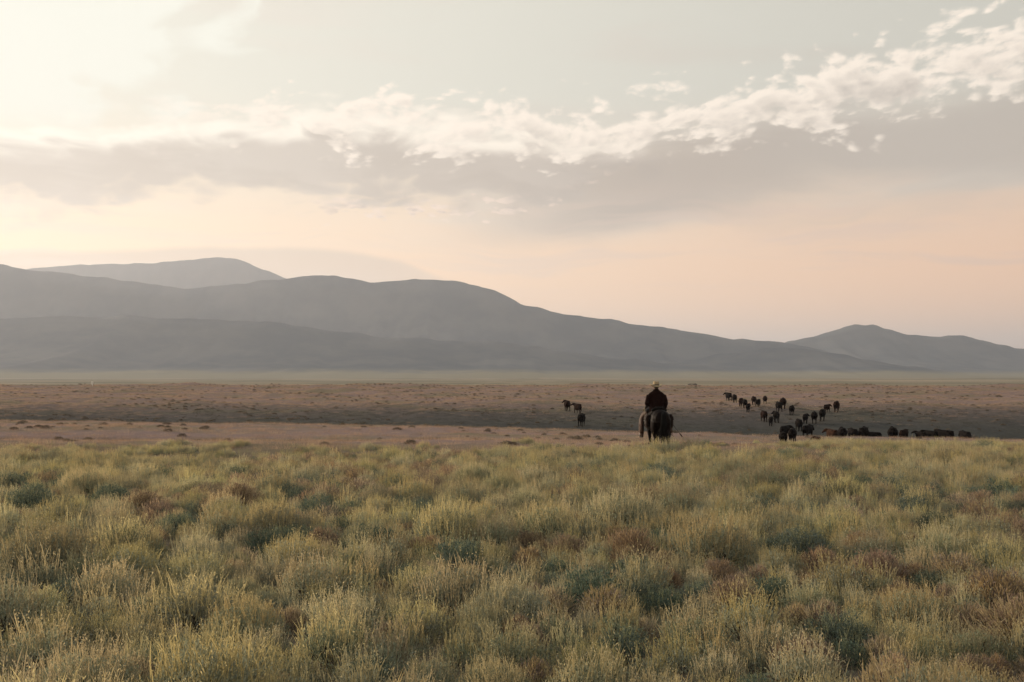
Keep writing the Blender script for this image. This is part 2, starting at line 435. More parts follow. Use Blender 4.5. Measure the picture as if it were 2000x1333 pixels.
hill('hills', 'double-topped hill low on the skyline at the right', 6600, crest_of(6600, C_RIGHT), 2000, 1400, 11, 25)
hill('hills', 'dark low foothill in front of the long ridge on the left', 4200, crest_of(4200, C_FORE), 1500, 900, 14, 18)
hill('hills', 'low foothill in front of the double-topped hill', 4900, crest_of(4900, C_FORE_R), 1300, 700, 21, 18)

# ---------------------------------------------------------------- haze
def build_haze():
    bm = bmesh.new(); bmesh.ops.create_cube(bm, size=1)
    me = bpy.data.meshes.new('haze')
    bmesh.ops.scale(bm, vec=(64000, 37000, 1096), verts=bm.verts)
    bmesh.ops.translate(bm, vec=(0, 13000, 1096 / 2 - 13), verts=bm.verts)
    bm.to_mesh(me); bm.free()
    m = bpy.data.materials.new('haze_air'); m.use_nodes = True
    t = NT(m.node_tree); t.n.clear()
    out = t.new('ShaderNodeOutputMaterial'); v = t.new('ShaderNodeVolumePrincipled')
    v.inputs['Color'].default_value = (.82, .87, .99, 1); v.inputs['Density'].default_value = 7.5e-5; v.inputs['Anisotropy'].default_value = .35
    t.l.new(v.outputs[0], out.inputs['Volume'])
    tag(obj('haze', me, m), 'thin warm haze hanging over the whole valley', 'haze', kind='stuff')
build_haze()

# ---------------------------------------------------------------- cattle
HIDE = principled('black_hide', (.012, .009, .008), .95, .04, .25, 5)
HIDE_RED = principled('dark_red_hide', (.022, .011, .008), .95, .04, .25, 5)
HIDE_BROWN = principled('brown_hide', (.045, .022, .013), .95, .05, .25, 5)
def turn(p, pivot, yaw, pitch):
    """swing a path about a pivot: yaw left (+) and nod down (+)"""
    M = Matrix.Rotation(yaw, 3, 'Z') @ Matrix.Rotation(-pitch, 3, 'X')
    out = []
    for q in p:
        v = M @ (Vector(q[:3]) - Vector(pivot)) + Vector(pivot)
        out.append((v.x, v.y, v.z) + tuple(q[3:]))
    return out
def cow_mesh(name, stride, yaw, nod, fat=1.0, leg=1.0, horn=False, lying=False):
    f = fat
    body = [(0, -.86, 1.06, .07 * f, .10), (0, -.80, 1.02, .19 * f, .23), (0, -.66, .99, .28 * f, .31), (0, -.42, .96, .31 * f, .34), (0, -.05, .88, .39 * f, .44),
            (0, .32, .87, .37 * f, .45), (0, .58, .93, .31 * f, .41), (0, .76, 1.02, .2 * f, .29), (0, .86, 1.06, .12, .2)]
    pins = [(-.16 * f, -.76, 1.17, .08, .08), (0, -.74, 1.19, .10, .10), (.16 * f, -.76, 1.17, .08, .08)]
    hooks = [(-.25 * f, -.4, 1.2, .07, .07), (0, -.42, 1.24, .09, .07), (.25 * f, -.4, 1.2, .07, .07)]
    pv = (0, .72, 1.08)
    neck = turn([(0, .58, 1.03, .22, .33), (0, .80, 1.12, .18, .25), (0, .96, 1.20, .14, .18)], pv, yaw, nod)
    hp = [(0, .88, 1.25, .11, .13), (0, 1.02, 1.23, .125, .14), (0, 1.19, 1.13, .10, .115), (0, 1.34, 1.02, .08, .085), (0, 1.40, .98, .065, .06)]
    head = turn(hp, pv, yaw * 1.15, nod * 1.1)
    ears = [turn([(s * .09, .94, 1.30, .04, .03), (s * .20, .91, 1.31, .055, .022), (s * .30, .89, 1.28, .02, .014)], pv, yaw * 1.15, nod * 1.1) for s in (-1, 1)]
    paths = [body, pins, hooks, neck, head] + ears
    if horn:
        paths += [turn([(s * .08, .95, 1.34, .03, .03), (s * .24, .95, 1.40, .026, .026), (s * .33, .95, 1.50, .02, .02)], pv, yaw * 1.15, nod * 1.1) for s in (-1, 1)]
    for s, k in ((-1, stride), (1, -stride)):
        paths.append([(s * .17 * f, -.55, .95, .15, .24), (s * .2 * f, -.5 + k * .05, .72, .12, .19), (s * .2 * f, -.58 + k * .1, .54, .07, .10), (s * .185 * f, -.70 + k * .22, .43, .065, .075),
                      (s * .18 * f, -.68 + k * .27, .25, .052, .054), (s * .18 * f, -.66 + k * .31, .10, .054, .056), (s * .175 * f, -.62 + k * .33, .0, .058, .068)])
        k = -k
        paths.append([(s * .18 * f, .55, .88, .12, .19), (s * .19 * f, .56 + k * .08, .66, .085, .11), (s * .17 * f, .58 + k * .16, .42, .066, .07), (s * .165 * f, .56 + k * .22, .24, .05, .052),
                      (s * .165 * f, .56 + k * .26, .10, .04, .042), (s * .165 * f, .59 + k * .28, .0, .055, .065)])
    paths.append([(0, -.85, 1.18, .04, .04), (.01, -.93, 1.08, .03, .03), (.03, -.95, .80, .024, .024), (.05, -.93, .55, .034, .034), (.06, -.92, .36, .02, .02)])
    paths.append([(0, -.5, .62, .11, .1), (0, -.38, .58, .1, .09), (0, -.25, .6, .06, .05)])
    if lying:
        P2 = []
        for p in paths[:5 + 2]: P2.append([(q[0], q[1], q[2] - .54) + tuple(q[3:]) for q in p])
        for s in (-1, 1):
            P2.append([(s * .25, -.5, .3, .16, .2), (s * .38, -.2, .14, .09, .1), (s * .36, -.5, .06, .05, .05), (s * .32, -.72, .05, .05, .05)])
            P2.append([(s * .2, .5, .28, .1, .14), (s * .24, .75, .09, .06, .06), (s * .22, .5, .06, .05, .05)])
        P2.append([(0, -.85, .6, .04, .04), (.06, -.95, .4, .03, .03), (.12, -.95, .1, .03, .03)])
        paths = P2
    return flesh(name, paths, .035, 3, 12)
COWS = {
    'stride': cow_mesh('cow_striding', .75, .10, .22),
    'step': cow_mesh('cow_stepping', -.6, -.12, .12),
    'left': cow_mesh('cow_looking_left', .35, .6, .05),
    'right': cow_mesh('cow_looking_right', -.35, -.6, .02),
    'graze': cow_mesh('cow_head_low', .4, .3, 1.0),
    'horned': cow_mesh('cow_horned', .5, .6, .0, horn=True),
    'fat': cow_mesh('cow_broad', .3, -.25, .3, fat=1.12),
    'calf': cow_mesh('calf', .6, -.3, .05, fat=.82),
    'calf_left': cow_mesh('calf_head_turned', -.5, .65, -.08, fat=.82),
    'lying': cow_mesh('cow_lying', 0, .4, .1, lying=True),
}
G1, G2, G3 = 'cattle strung out up the far slope', 'cattle standing in the swale on the right', 'cattle left of the rider'
# x, y, height at the hip, heading in degrees (0 = straight away, + = left), build, hide, group, label
HERD = [
    (34.34, 162.5, 1.32, 22, 'left', 'b', G1, 'farthest black cow, top left end of the string on the slope, head turned left'),
    (33.15, 152.7, 1.2, 8, 'stride', 'b', G1, 'black cow second from the top left end of the string on the slope'),
    (31.67, 142.0, 1.14, -5, 'calf', 'r', G1, 'slim dark calf third from the top left end of the string'),
    (29.9, 131.6, 1.12, 4, 'step', 'b', G1, 'black cow fourth in the left string, half hidden by the calf below it'),
    (29.05, 126.2, 1.05, -6, 'calf', 'b', G1, 'young black calf lowest of the close pair at the left of the slope'),
    (34.2, 145.0, 1.16, 6, 'fat', 'r', G1, 'broad dark red cow upper left of the overlapping pair under the crest'),
    (32.7, 136.3, 1.08, -12, 'step', 'b', G1, 'black cow lower right of the overlapping pair under the crest'),
    (37.14, 150.5, 1.18, 0, 'stride', 'r', G1, 'dark red cow standing alone high on the slope right of the overlapping pair'),
    (32.95, 126.6, 1.2, 14, 'fat', 'b', G1, 'broad black cow at the left of the tight trio in mid slope'),
    (34.2, 129.4, 1.36, -4, 'fat', 'r', G1, 'tallest dark red cow at the back of the tight trio in mid slope'),
    (33.6, 123.2, 1.14, -8, 'stride', 'b', G1, 'black cow at the front right of the tight trio in mid slope'),
    (28.54, 116.2, 1.24, 12, 'step', 'r', G1, 'dark red cow with a small calf at its right hind leg'),
    (28.5, 113.0, 1.0, -4, 'calf', 'b', G1, 'small black calf tucked against the right hind leg of a cow'),
    (29.68, 115.2, 1.24, 6, 'left', 'b', G1, 'black cow with head to the left, just right of the small calf'),
    (27.0, 101.5, 1.25, -24, 'right', 'b', G1, 'black cow looking right at the bottom of the slope above the bank'),
    (16.90, 64.0, .84, 4, 'fat', 'b', G1, 'nearest black yearling, legs lost in the brush below the string'),
    (18.55, 67.9, .96, -6, 'stride', 'b', G1, 'black yearling with long legs on the pale bank beside the nearest one'),
    (30.19, 108.0, 1.26, 10, 'step', 'b', G1, 'black cow low on the slope, left of a broad cow in the dip'),
    (32.77, 114.6, 1.08, -5, 'right', 'b', G1, 'black cow with raised head where the right string begins'),
    (29.2, 101.4, 1.32, -20, 'fat', 'b', G1, 'broad black cow in the dip behind the pale bank, right of centre'),
    (25.9, 91.6, 1.0, 24, 'lying', 'b', G1, 'black calf lying down behind the pale bank'),
    (33.79, 114.7, 1.3, 0, 'stride', 'b', G1, 'black cow second in the right string, walking straight away'),
    (35.24, 116.5, 1.32, -3, 'step', 'b', G1, 'black cow third in the right string, just below the small red one'),
    (37.97, 123.7, .98, -25, 'calf', 'r', G1, 'small dark red calf fourth in the right string'),
    (39.45, 124.7, 1.32, -6, 'stride', 'r', G1, 'dark red cow alone at the upper right end of the string'),
    (18.45, 62.0, .62, 18, 'calf_left', 'n', G1, 'small brown calf nearest the brush, below and right of the yearlings'),
    (29.2, 93.6, 1.3, 24, 'left', 'n', G2, 'brown cow at the left end of the row behind the bank'),
    (29.55, 91.8, 1.34, 4, 'fat', 'b', G2, 'black cow close against the brown one behind the bank'),
    (31.0, 93.3, 1.36, 16, 'stride', 'b', G2, 'black cow left one of the second pair behind the bank'),
    (31.4, 91.7, 1.4, -8, 'fat', 'b', G2, 'black cow right one of the second pair behind the bank'),
    (33.0, 94.0, 1.12, 78, 'graze', 'b', G2, 'low black cow seen side on with only its back above the bank'),
    (34.13, 92.0, 1.42, 2, 'fat', 'b', G2, 'broad black cow alone behind the bank right of the side-on one'),
    (34.72, 91.0, 1.15, -14, 'step', 'r', G2, 'dark red cow half hidden by brush right of the broad lone cow'),
    (35.66, 89.6, .92, 36, 'calf_left', 'b', G2, 'black calf deep in the brush tips, head to the left'),
    (37.2, 91.2, 1.18, 44, 'left', 'b', G2, 'black cow turned side on, leftmost of the far right huddle'),
    (39.3, 93.2, 1.38, 48, 'step', 'b', G2, 'tall black cow in the middle of the far right huddle'),
    (41.6, 94.2, 1.36, 20, 'stride', 'b', G2, 'black cow rightmost of the far right huddle'),
    (6.89, 128.0, 1.32, 10, 'horned', 'r', G3, 'horned dark red cow, topmost of the three left of the rider'),
    (7.96, 124.0, 1.22, 26, 'calf_left', 'r', G3, 'slim dark red cow with head turned left, middle of the three left of the rider'),
    (7.55, 111.6, 1.34, -10, 'fat', 'b', G3, 'black cow lowest of the three left of the rider'),
]
def build_herd():
    mats = {'b': HIDE, 'r': HIDE_RED, 'n': HIDE_BROWN}
    for me in COWS.values(): me.materials.append(None)
    for x, y, h, hd, build, hide, grp, label in HERD:
        o = bpy.data.objects.new('calf' if 'calf' in label else 'cow', COWS[build])
        o.location = (x, y, float(ground_z(x, y)) - .015); o.rotation_euler = (0, 0, R(hd) - math.atan2(x, y))
        s = h / 1.30; o.scale = (s, s, s)
        link(o)
        o.material_slots[0].link = 'OBJECT'; o.material_slots[0].material = mats[hide]
        tag(o, label, 'calf' if 'calf' in label else 'cow', grp)
build_herd()

# ---------------------------------------------------------------- horse and rider
RX, RY = 5.13, 36.4
RZ = float(ground_z(RX, RY))
RIDE = Matrix.Translation((RX, RY, RZ)) @ Matrix.Rotation(R(5), 4, 'Z')
def ride_root(name, label, cat, me=None, mat=None):
    o = bpy.data.objects.new(name, me)
    if me is not None and mat is not None: me.materials.append(mat)
    o.matrix_world = RIDE; link(o)
    return tag(o, label, cat)
def build_horse():
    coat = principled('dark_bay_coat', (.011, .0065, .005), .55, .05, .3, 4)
    hair = principled('black_horsehair', (.007, .006, .005), .8, .1, .2, 20)
    hoofm = principled('hoof_horn', (.05, .04, .03), .6, .3)
    body = [(0, -.95, 1.22, .09, .15), (0, -.89, 1.21, .23, .26), (0, -.74, 1.19, .33, .33), (0, -.5, 1.17, .36, .36), (0, -.15, 1.11, .36, .37), (0, .2, 1.08, .36, .40), (0, .5, 1.13, .28, .38), (0, .7, 1.18, .2, .32), (0, .8, 1.2, .12, .22)]
    neck = [(0, .55, 1.26, .16, .33), (0, .82, 1.48, .11, .24), (0, 1.05, 1.66, .09, .17), (0, 1.2, 1.76, .08, .13)]
    head = [(0, 1.16, 1.80, .085, .12), (0, 1.28, 1.74, .095, .14), (0, 1.45, 1.60, .08, .11), (0, 1.6, 1.44, .06, .08), (0, 1.66, 1.36, .055, .06)]
    paths = [body, neck, head]
    for s in (-1, 1):
        paths.append([(s * .05, 1.14, 1.85, .03, .025), (s * .07, 1.13, 1.93, .03, .018), (s * .075, 1.13, 2.0, .008, .008)])
    for s, k in ((-1, .8), (1, -.7)):
        paths.append([(s * .18, -.62, 1.15, .18, .30), (s * .20, -.60 + k * .05, .90, .155, .25), (s * .20, -.68 + k * .12, .70, .11, .15), (s * .175, -.82 + k * .24, .53, .068, .085),
                      (s * .17, -.80 + k * .32, .32, .048, .052), (s * .17, -.78 + k * .37, .15, .050, .052), (s * .165, -.73 + k * .4, .06, .055, .06), (s * .165, -.71 + k * .42, .0, .065, .075)])
        k = -k
        paths.append([(s * .17, .5, 1.05, .12, .2), (s * .18, .5 + k * .1, .82, .09, .12), (s * .165, .52 + k * .2, .5, .058, .06), (s * .16, .5 + k * .26, .3, .037, .04),
                      (s * .16, .5 + k * .3, .14, .042, .042), (s * .16, .54 + k * .32, .06, .052, .056), (s * .16, .56 + k * .33, .0, .062, .07)])
    me = flesh('horse_body', paths, .02, 6, 14)
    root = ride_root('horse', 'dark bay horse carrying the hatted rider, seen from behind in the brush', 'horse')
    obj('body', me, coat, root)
    # tail: many hanging strands
    rs = np.random.RandomState(2); st = []
    for i in range(64):
        a, b = rs.uniform(-.085, .085), rs.uniform(-.05, .03); w = rs.uniform(.010, .018); L = rs.uniform(.75, 1.08)
        st.append([(a * .3, -.93, 1.43 + rs.uniform(-.03, .02), w, w), (a * .8, -1.02 + b, 1.36, w, w), (a * 1.3, -1.06 + b, 1.36 - L * .45, w, w), (a * 1.6 - .03, -1.03 + b, 1.36 - L * .8, w * .9, w * .9), (a * 1.6 - .04, -1.0 + b * 2, 1.36 - L, .003, .003)])
    obj('tail', tubes_mesh('horse_tail', st, 5), hair, root)
    st = []
    for i in range(40):
        t = i / 39; y = .62 + .58 * t; z = 1.60 + .29 * t; s = rs.choice([-1, 1, 1])
        st.append([(0, y, z, .012, .02), (s * .07, y - .02, z - .05, .014, .02), (s * .12, y - .03, z - .2 - rs.uniform(0, .08), .004, .006)])
    obj('mane', tubes_mesh('horse_mane', st, 5), hair, root)
    return root
build_horse()

def build_rider():
    skin = principled('weathered_skin', (.30, .17, .12), .55, .4, .1, 12)
    hairm = principled('grey_brown_hair', (.05, .035, .025), .7, .3)
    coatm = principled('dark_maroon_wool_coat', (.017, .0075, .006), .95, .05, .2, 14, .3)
    denim = principled('dark_denim', (.014, .014, .016), .9, .2, .2, 18)
    leather = principled('tan_chaps_leather', (.10, .058, .04), .6, .12, .2, 7, .2)
    boot = principled('brown_boot_leather', (.07, .04, .026), .7, .15, .2, 9)
    straw = principled('cream_straw_hat', (.40, .31, .19), .9, .15, .1, 40, .3)
    band = principled('dark_hat_band', (.05, .035, .025), .6, .3)
    # the figure itself, seated: pelvis, trunk, neck, head, limbs, fingers
    def leg(s): return [(s * .10, .0, 1.56, .095, .10), (s * .26, .12, 1.47, .095, .09), (s * .40, .32, 1.27, .075, .075), (s * .455, .34, 1.16, .062, .062), (s * .47, .26, .98, .062, .06), (s * .48, .17, .76, .045, .045), (s * .485, .14, .66, .04, .045), (s * .50, .24, .60, .042, .04), (s * .515, .36, .57, .035, .025)]
    trunk = [(0, .0, 1.47, .13, .11), (0, 0, 1.55, .175, .13), (0, .0, 1.70, .155, .115), (0, .02, 1.88, .175, .125), (0, .03, 2.02, .185, .115), (0, .035, 2.09, .13, .09)]
    neck = [(0, .04, 2.06, .062, .065), (0, .06, 2.17, .055, .058), (0, .075, 2.24, .055, .06)]
    head = [(0, .065, 2.19, .045, .05), (0, .075, 2.24, .066, .082), (0, .07, 2.31, .077, .098), (0, .065, 2.37, .075, .096), (0, .062, 2.42, .05, .066)]
    nose = [(0, .165, 2.32, .012, .012), (0, .185, 2.285, .017, .016), (0, .165, 2.265, .016, .012)]
    brow = [(-.05, .145, 2.335, .014, .014), (0, .157, 2.34, .014, .014), (.05, .145, 2.335, .014, .014)]
    chin = [(0, .13, 2.225, .03, .025), (0, .15, 2.205, .024, .02)]
    lips = [(-.025, .155, 2.245, .008, .008), (0, .166, 2.245, .010, .010), (.025, .155, 2.245, .008, .008)]
    ears = [[(s * .076, .06, 2.33, .010, .016), (s * .087, .052, 2.30, .012, .02), (s * .078, .06, 2.265, .008, .012)] for s in (-1, 1)]
    arm_l = [(-.17, .03, 2.03, .07, .07), (-.25, .02, 1.97, .065, .065), (-.335, -.03, 1.78, .052, .055), (-.35, -.02, 1.72, .048, .05), (-.27, .16, 1.67, .042, .042), (-.17, .33, 1.66, .032, .028)]
    arm_r = [(.17, .03, 2.03, .07, .07), (.25, .02, 1.97, .065, .065), (.325, -.03, 1.78, .052, .055), (.33, -.02, 1.71, .047, .05), (.315, .07, 1.57, .042, .042), (.305, .13, 1.45, .030, .028)]
    def hand(w, d, side, down):
        """palm and five fingers closed round a strap; w wrist, d the way the hand points, side towards the thumb"""
        w, d, side = Vector(w), Vector(d).normalized(), Vector(side).normalized(); curl = d.cross(side).normalized() * down
        P = [[(*(w - d * .02), .026, .022), (*(w + d * .03), .040, .018), (*(w + d * .085), .043, .016)]]
        for i, L in enumerate((.070, .080, .075, .060)):
            b = w + d * .085 + side * (.030 - .020 * i)
            P.append([(*b, .0095, .0095), (*(b + d * L * .42 + curl * .006), .009, .009), (*(b + d * L * .55 + curl * L * .4), .0085, .0085), (*(b + d * L * .2 + curl * L * .62), .008, .008)])
        b = w + d * .02 + side * .035
        P.append([(*b, .012, .012), (*(b + side * .018 + d * .028 + curl * .01), .011, .011), (*(b + side * .010 + d * .052 + curl * .03), .009, .009)])
        return P
    hand_l = hand((-.165, .345, 1.66), (.6, .8, -.05), (0, .1, 1), 1)
    hand_r = hand((.303, .14, 1.435), (-.05, .35, -.9), (-.1, .9, .35), -1)
    me = flesh('person_body', [trunk, neck, head, nose, brow, chin, lips, arm_l, arm_r, leg(-1), leg(1)] + ears + hand_l + hand_r, .0085, 3, 12)
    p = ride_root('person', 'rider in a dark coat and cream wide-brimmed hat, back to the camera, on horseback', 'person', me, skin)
    for s in (-1, 1): obj('eye', tubes_mesh('eye', [[(s * .032, .135, 2.318, .010, .009), (s * .032, .150, 2.318, .008, .007)]], 8), band, p)
    obj('hair', flesh('hair', [[(0, .02, 2.42, .05, .06), (0, .02, 2.36, .082, .085), (0, .02, 2.28, .078, .075), (0, .015, 2.21, .06, .045)]], .012, 3), hairm, p)
    # coat: body with skirt over the saddle, sleeves, collar
    coat = [[(0, -.03, 1.40, .265, .20), (0, -.03, 1.50, .27, .19), (0, -.02, 1.66, .265, .165), (0, .0, 1.84, .275, .17), (0, .02, 1.98, .30, .165), (0, .025, 2.06, .28, .15), (0, .03, 2.11, .22, .13), (0, .04, 2.16, .13, .11), (0, .05, 2.22, .095, .09)],
            [(-.17, .03, 2.03, .10, .10), (-.27, .02, 1.97, .10, .10), (-.335, -.03, 1.79, .08, .085), (-.355, -.02, 1.71, .078, .08), (-.28, .14, 1.66, .066, .066), (-.19, .29, 1.65, .055, .055)],
            [(.17, .03, 2.03, .10, .10), (.27, .02, 1.97, .10, .10), (.325, -.03, 1.79, .08, .085), (.335, -.02, 1.71, .075, .08), (.32, .06, 1.58, .066, .066), (.308, .11, 1.49, .055, .055)]]
    obj('coat', flesh('coat', coat, .016, 4, 14), coatm, p)
    obj('collar', flesh('collar', [[(0, .04, 2.10, .10, .095), (0, .05, 2.15, .092, .09), (0, .055, 2.18, .08, .08)]], .012, 2), coatm, p)
    obj('trousers', flesh('trousers', [[(0, 0, 1.45, .15, .13), (0, 0, 1.56, .19, .145)]] + [[(q[0], q[1], q[2], q[3] + .014, q[4] + .014) for q in leg(s)[:6]] for s in (-1, 1)], .015, 3), denim, p)
    for s, nm in ((-1, 'chap'), (1, 'chap')):
        ch = [(s * .28, .13, 1.42, .10, .13), (s * .41, .30, 1.26, .10, .135), (s * .475, .33, 1.12, .085, .15), (s * .51, .26, .95, .075, .17), (s * .53, .18, .80, .07, .17), (s * .525, .14, .66, .055, .14)]
        me = flesh('chap', [ch], .018, 2)
        c = obj(nm, me, leather, p)
        fl = [[(s * (.50 + .02 * math.sin(k * 2)), .20 - .02 * k + .1, 1.05 - .05 * k, .006, .012), (s * (.57 + .02 * math.sin(k * 1.7)), .12 - .02 * k + .06, 1.0 - .055 * k, .005, .010), (s * (.60 + .02 * math.sin(k)), .10 - .02 * k, .9 - .05 * k, .003, .006)] for k in range(9)]
        obj('fringe', tubes_mesh('fringe', fl, 4), leather, c)
    for s in (-1, 1):
        b = obj('boot', flesh('boot', [[(s * .48, .17, .82, .062, .065), (s * .485, .14, .68, .055, .06), (s * .49, .15, .60, .052, .06), (s * .505, .27, .575, .05, .045), (s * .52, .385, .56, .035, .028)], [(s * .487, .115, .60, .035, .035), (s * .487, .11, .535, .032, .032)]], .012, 2), boot, p)
    # hat: curled brim, creased crown
    bm = bmesh.new(); N = 40; rings = []
    prof = [(.0, .185, 0), (.045, .185, 0), (.080, .178, 0), (.096, .155, 0), (.102, .10, 0), (.108, .035, 0), (.118, .010, 0), (.17, .004, .2), (.215, .012, 1.0), (.222, .002, 1.0), (.215, -.010, 1.0), (.16, -.006, .2), (.098, -.002, 0), (.09, .02, 0), (.084, .14, 0)]
    for r, z, cu in prof:
        ring = []
        for k in range(N):
            a = 2 * math.pi * k / N; c, s_ = math.cos(a), math.sin(a)
            dz = cu * (.060 * abs(c) ** 2.5 - .034 * abs(s_) ** 2)
            crease = -.030 * math.exp(-(r * c / .03) ** 2) if z > .165 else 0
            ring.append(bm.verts.new((r * c, .07 + r * s_ * 1.16, 2.345 + z * .92 + dz + crease)))
        rings.append(ring)
    for a, b in zip(rings, rings[1:]):
        for k in range(N):
            q = (a[k], a[(k + 1) % N], b[(k + 1) % N], b[k])
            try: bm.faces.new(q)
            except ValueError: pass
    bmesh.ops.remove_doubles(bm, verts=bm.verts, dist=1e-4)
    bmesh.ops.recalc_face_normals(bm, faces=bm.faces)
    me = bpy.data.meshes.new('hat'); bm.to_mesh(me); bm.free(); me.polygons.foreach_set('use_smooth', [True] * len(me.polygons))
    h = obj('hat', me, straw, p)
    V, Fc = [], []
    for z, r in ((2.362, .1215), (2.392, .1135)):
        for k in range(N): V.append((r * math.cos(2 * math.pi * k / N), .07 + r * 1.16 * math.sin(2 * math.pi * k / N), z))
    Fc = [(k, (k + 1) % N, N + (k + 1) % N, N + k) for k in range(N)]
    obj('hat_band', mesh_np('hat_band', V, Fc, True), band, h)
build_rider()

def build_tack():
    lea = principled('saddle_leather', (.025, .014, .010), .7, .12, .25, 10)
    wool = principled('grey_saddle_blanket', (.025, .02, .017), .95, .1, .3, 25)
    steel = principled('dull_steel', (.30, .29, .27), .4, .6, .1, 10)
    rope = principled('pale_lariat_rope', (.33, .27, .18), .9, .2, .2, 60)
    canvas = principled('dark_canvas_slicker', (.014, .012, .011), .9, .05, .2, 15)
    sd = ride_root('saddle', 'worn dark leather stock saddle strapped on the dark bay horse', 'saddle')
    obj('seat', flesh('saddle_seat', [[(0, -.27, 1.50, .16, .05), (0, -.12, 1.475, .19, .05), (0, .1, 1.46, .19, .05), (0, .27, 1.49, .14, .05)]], .016, 3), lea, sd)
    obj('cantle', flesh('saddle_cantle', [[(-.19, -.25, 1.47, .03, .04), (-.12, -.30, 1.56, .03, .03), (0, -.32, 1.59, .03, .035), (.12, -.30, 1.56, .03, .03), (.19, -.25, 1.47, .03, .04)]], .012, 2), lea, sd)
    obj('horn', flesh('saddle_horn', [[(0, .30, 1.50, .05, .05), (0, .34, 1.60, .028, .03), (0, .36, 1.64, .028, .028), (0, .36, 1.66, .05, .05), (0, .36, 1.675, .045, .045)]], .01, 1), lea, sd)
    bl = [[(0, -.42 + .15 * i, 0, 0, 0) for i in range(7)]]
    V, Fc = [], []
    for i in range(8):
        y = -.48 + i * .14
        for k in range(17):
            a = math.pi * (-.2 + 1.4 * k / 16)
            V.append((math.cos(a) * .385, y, 1.11 + math.sin(a) * .40))
    for i in range(7):
        for k in range(16): Fc.append((i * 17 + k, i * 17 + k + 1, (i + 1) * 17 + k + 1, (i + 1) * 17 + k))
    me = mesh_np('saddle_blanket', V, Fc, True); bmx = bmesh.new(); bmx.from_mesh(me); bmesh.ops.solidify(bmx, geom=bmx.faces, thickness=.012); bmx.to_mesh(me); bmx.free()
    obj('saddle_blanket', me, wool, sd)
    for s in (-1, 1):
        obj('fender', flesh('fender', [[(s * .33, .08, 1.38, .02, .11), (s * .40, .12, 1.15, .018, .12), (s * .45, .14, .88, .016, .07), (s * .485, .16, .72, .014, .03)]], .012, 2), lea, sd)
        a = obj('stirrup', tubes_mesh('stirrup', [[(s * .445, .23, .54, .012, .03), (s * .43, .23, .62, .01, .03), (s * .46, .22, .70, .01, .025), (s * .505, .21, .73, .012, .025), (s * .555, .22, .70, .01, .025), (s * .575, .23, .62, .01, .03), (s * .56, .23, .54, .012, .03)], [(s * .44, .23, .535, .014, .04), (s * .565, .23, .535, .014, .04)]], 8), steel, sd)
    rl = ride_root('slicker_roll', 'dark canvas bundle rolled and tied behind the saddle', 'bundle')
    obj('roll', flesh('slicker_roll', [[(-.26, -.38, 1.47, .055, .055), (-.14, -.40, 1.545, .06, .06), (0, -.40, 1.57, .06, .06), (.14, -.40, 1.545, .06, .06), (.26, -.38, 1.47, .055, .055)]], .014, 2), canvas, rl)
    for x, z in ((-.12, 1.55), (.12, 1.55)):
        st = [(x + 0 * k, -.40 + .068 * math.cos(k * .7), z + .068 * math.sin(k * .7), .01, .005) for k in range(10)]
        obj('strap', tubes_mesh('strap', [st], 6), lea, rl)
    for s, nm in ((-1, 'at the left flank of the horse, its edge catching the sun'), (1, 'in shade at the right flank of the horse')):
        bg = ride_root('saddle_bag', 'leather saddle bag hanging ' + nm, 'saddle bag')
        pk = obj('pouch', flesh('pouch', [[(s * .39, -.34, 1.30, .045, .14), (s * .43, -.34, 1.16, .075, .16), (s * .44, -.34, 1.00, .075, .16), (s * .43, -.34, .88, .05, .14)]], .014, 2), lea, bg)
        obj('flap', flesh('flap', [[(s * .40, -.34, 1.34, .05, .145), (s * .46, -.34, 1.24, .055, .165), (s * .49, -.34, 1.14, .035, .15)]], .012, 2), lea, bg)
        obj('buckle', tubes_mesh('buckle', [[(s * .520, -.36, 1.12, .008, .02), (s * .523, -.32, 1.12, .008, .02)]], 6), steel, pk)
    br = ride_root('bridle', 'dark leather bridle with reins running back to the rider', 'bridle')
    obj('headstall', tubes_mesh('headstall', [[(math.cos(a) * .105, 1.24 + .03 * math.sin(a), 1.76 + .145 * math.sin(a), .01, .006) for a in np.linspace(0, 6.283, 18)]], 6), lea, br)
    obj('noseband', tubes_mesh('noseband', [[(math.cos(a) * .075, 1.56, 1.48 + .10 * math.sin(a), .01, .006) for a in np.linspace(0, 6.283, 16)]], 6), lea, br)
    for s in (-1, 1):
        obj('rein', tubes_mesh('rein', [[(s * .075, 1.55, 1.44, .007, .004), (s * .14, 1.1, 1.45, .007, .004), (s * .12 - .04, .7, 1.52, .007, .004), (-.12, .42, 1.66, .007, .004)]], 6), lea, br)
    lr = ride_root('lariat', 'coiled pale rope hanging at the left of the saddle below the elbow', 'rope')
    coil = []
    for j in range(5):
        coil.append([(-.345 - .012 * j + .01 * math.cos(a * 2), .26 + (.13 + .006 * j) * math.cos(a), 1.30 + (.19 + .008 * j) * math.sin(a), .007, .007) for a in np.linspace(0, 6.283, 22)])
    obj('coil', tubes_mesh('coil', coil, 6), rope, lr)
    obj('loose_end', tubes_mesh('loose_end', [[(-.33, .28, 1.49, .007, .007), (-.40, .16, 1.62, .007, .007), (-.415, .05, 1.52, .007, .007), (-.42, .02, 1.30, .007, .007), (-.43, .02, 1.16, .007, .007)]], 6), rope, lr)
    wp = ride_root('riding_stick', 'thin dark stick slanting down to the right from the right hand of the rider', 'stick')
    obj('shaft', tubes_mesh('shaft', [[(.28, .20, 1.38, .010, .010), (.46, .12, 1.16, .009, .009), (.66, .04, .88, .008, .008), (.84, -.02, .64, .007, .007)]], 8), lea, wp)
    obj('lash', tubes_mesh('lash', [[(.83, -.02, .65, .016, .012), (.88, -.03, .58, .022, .014), (.93, -.03, .52, .010, .008)]], 6), lea, wp)
build_tack()

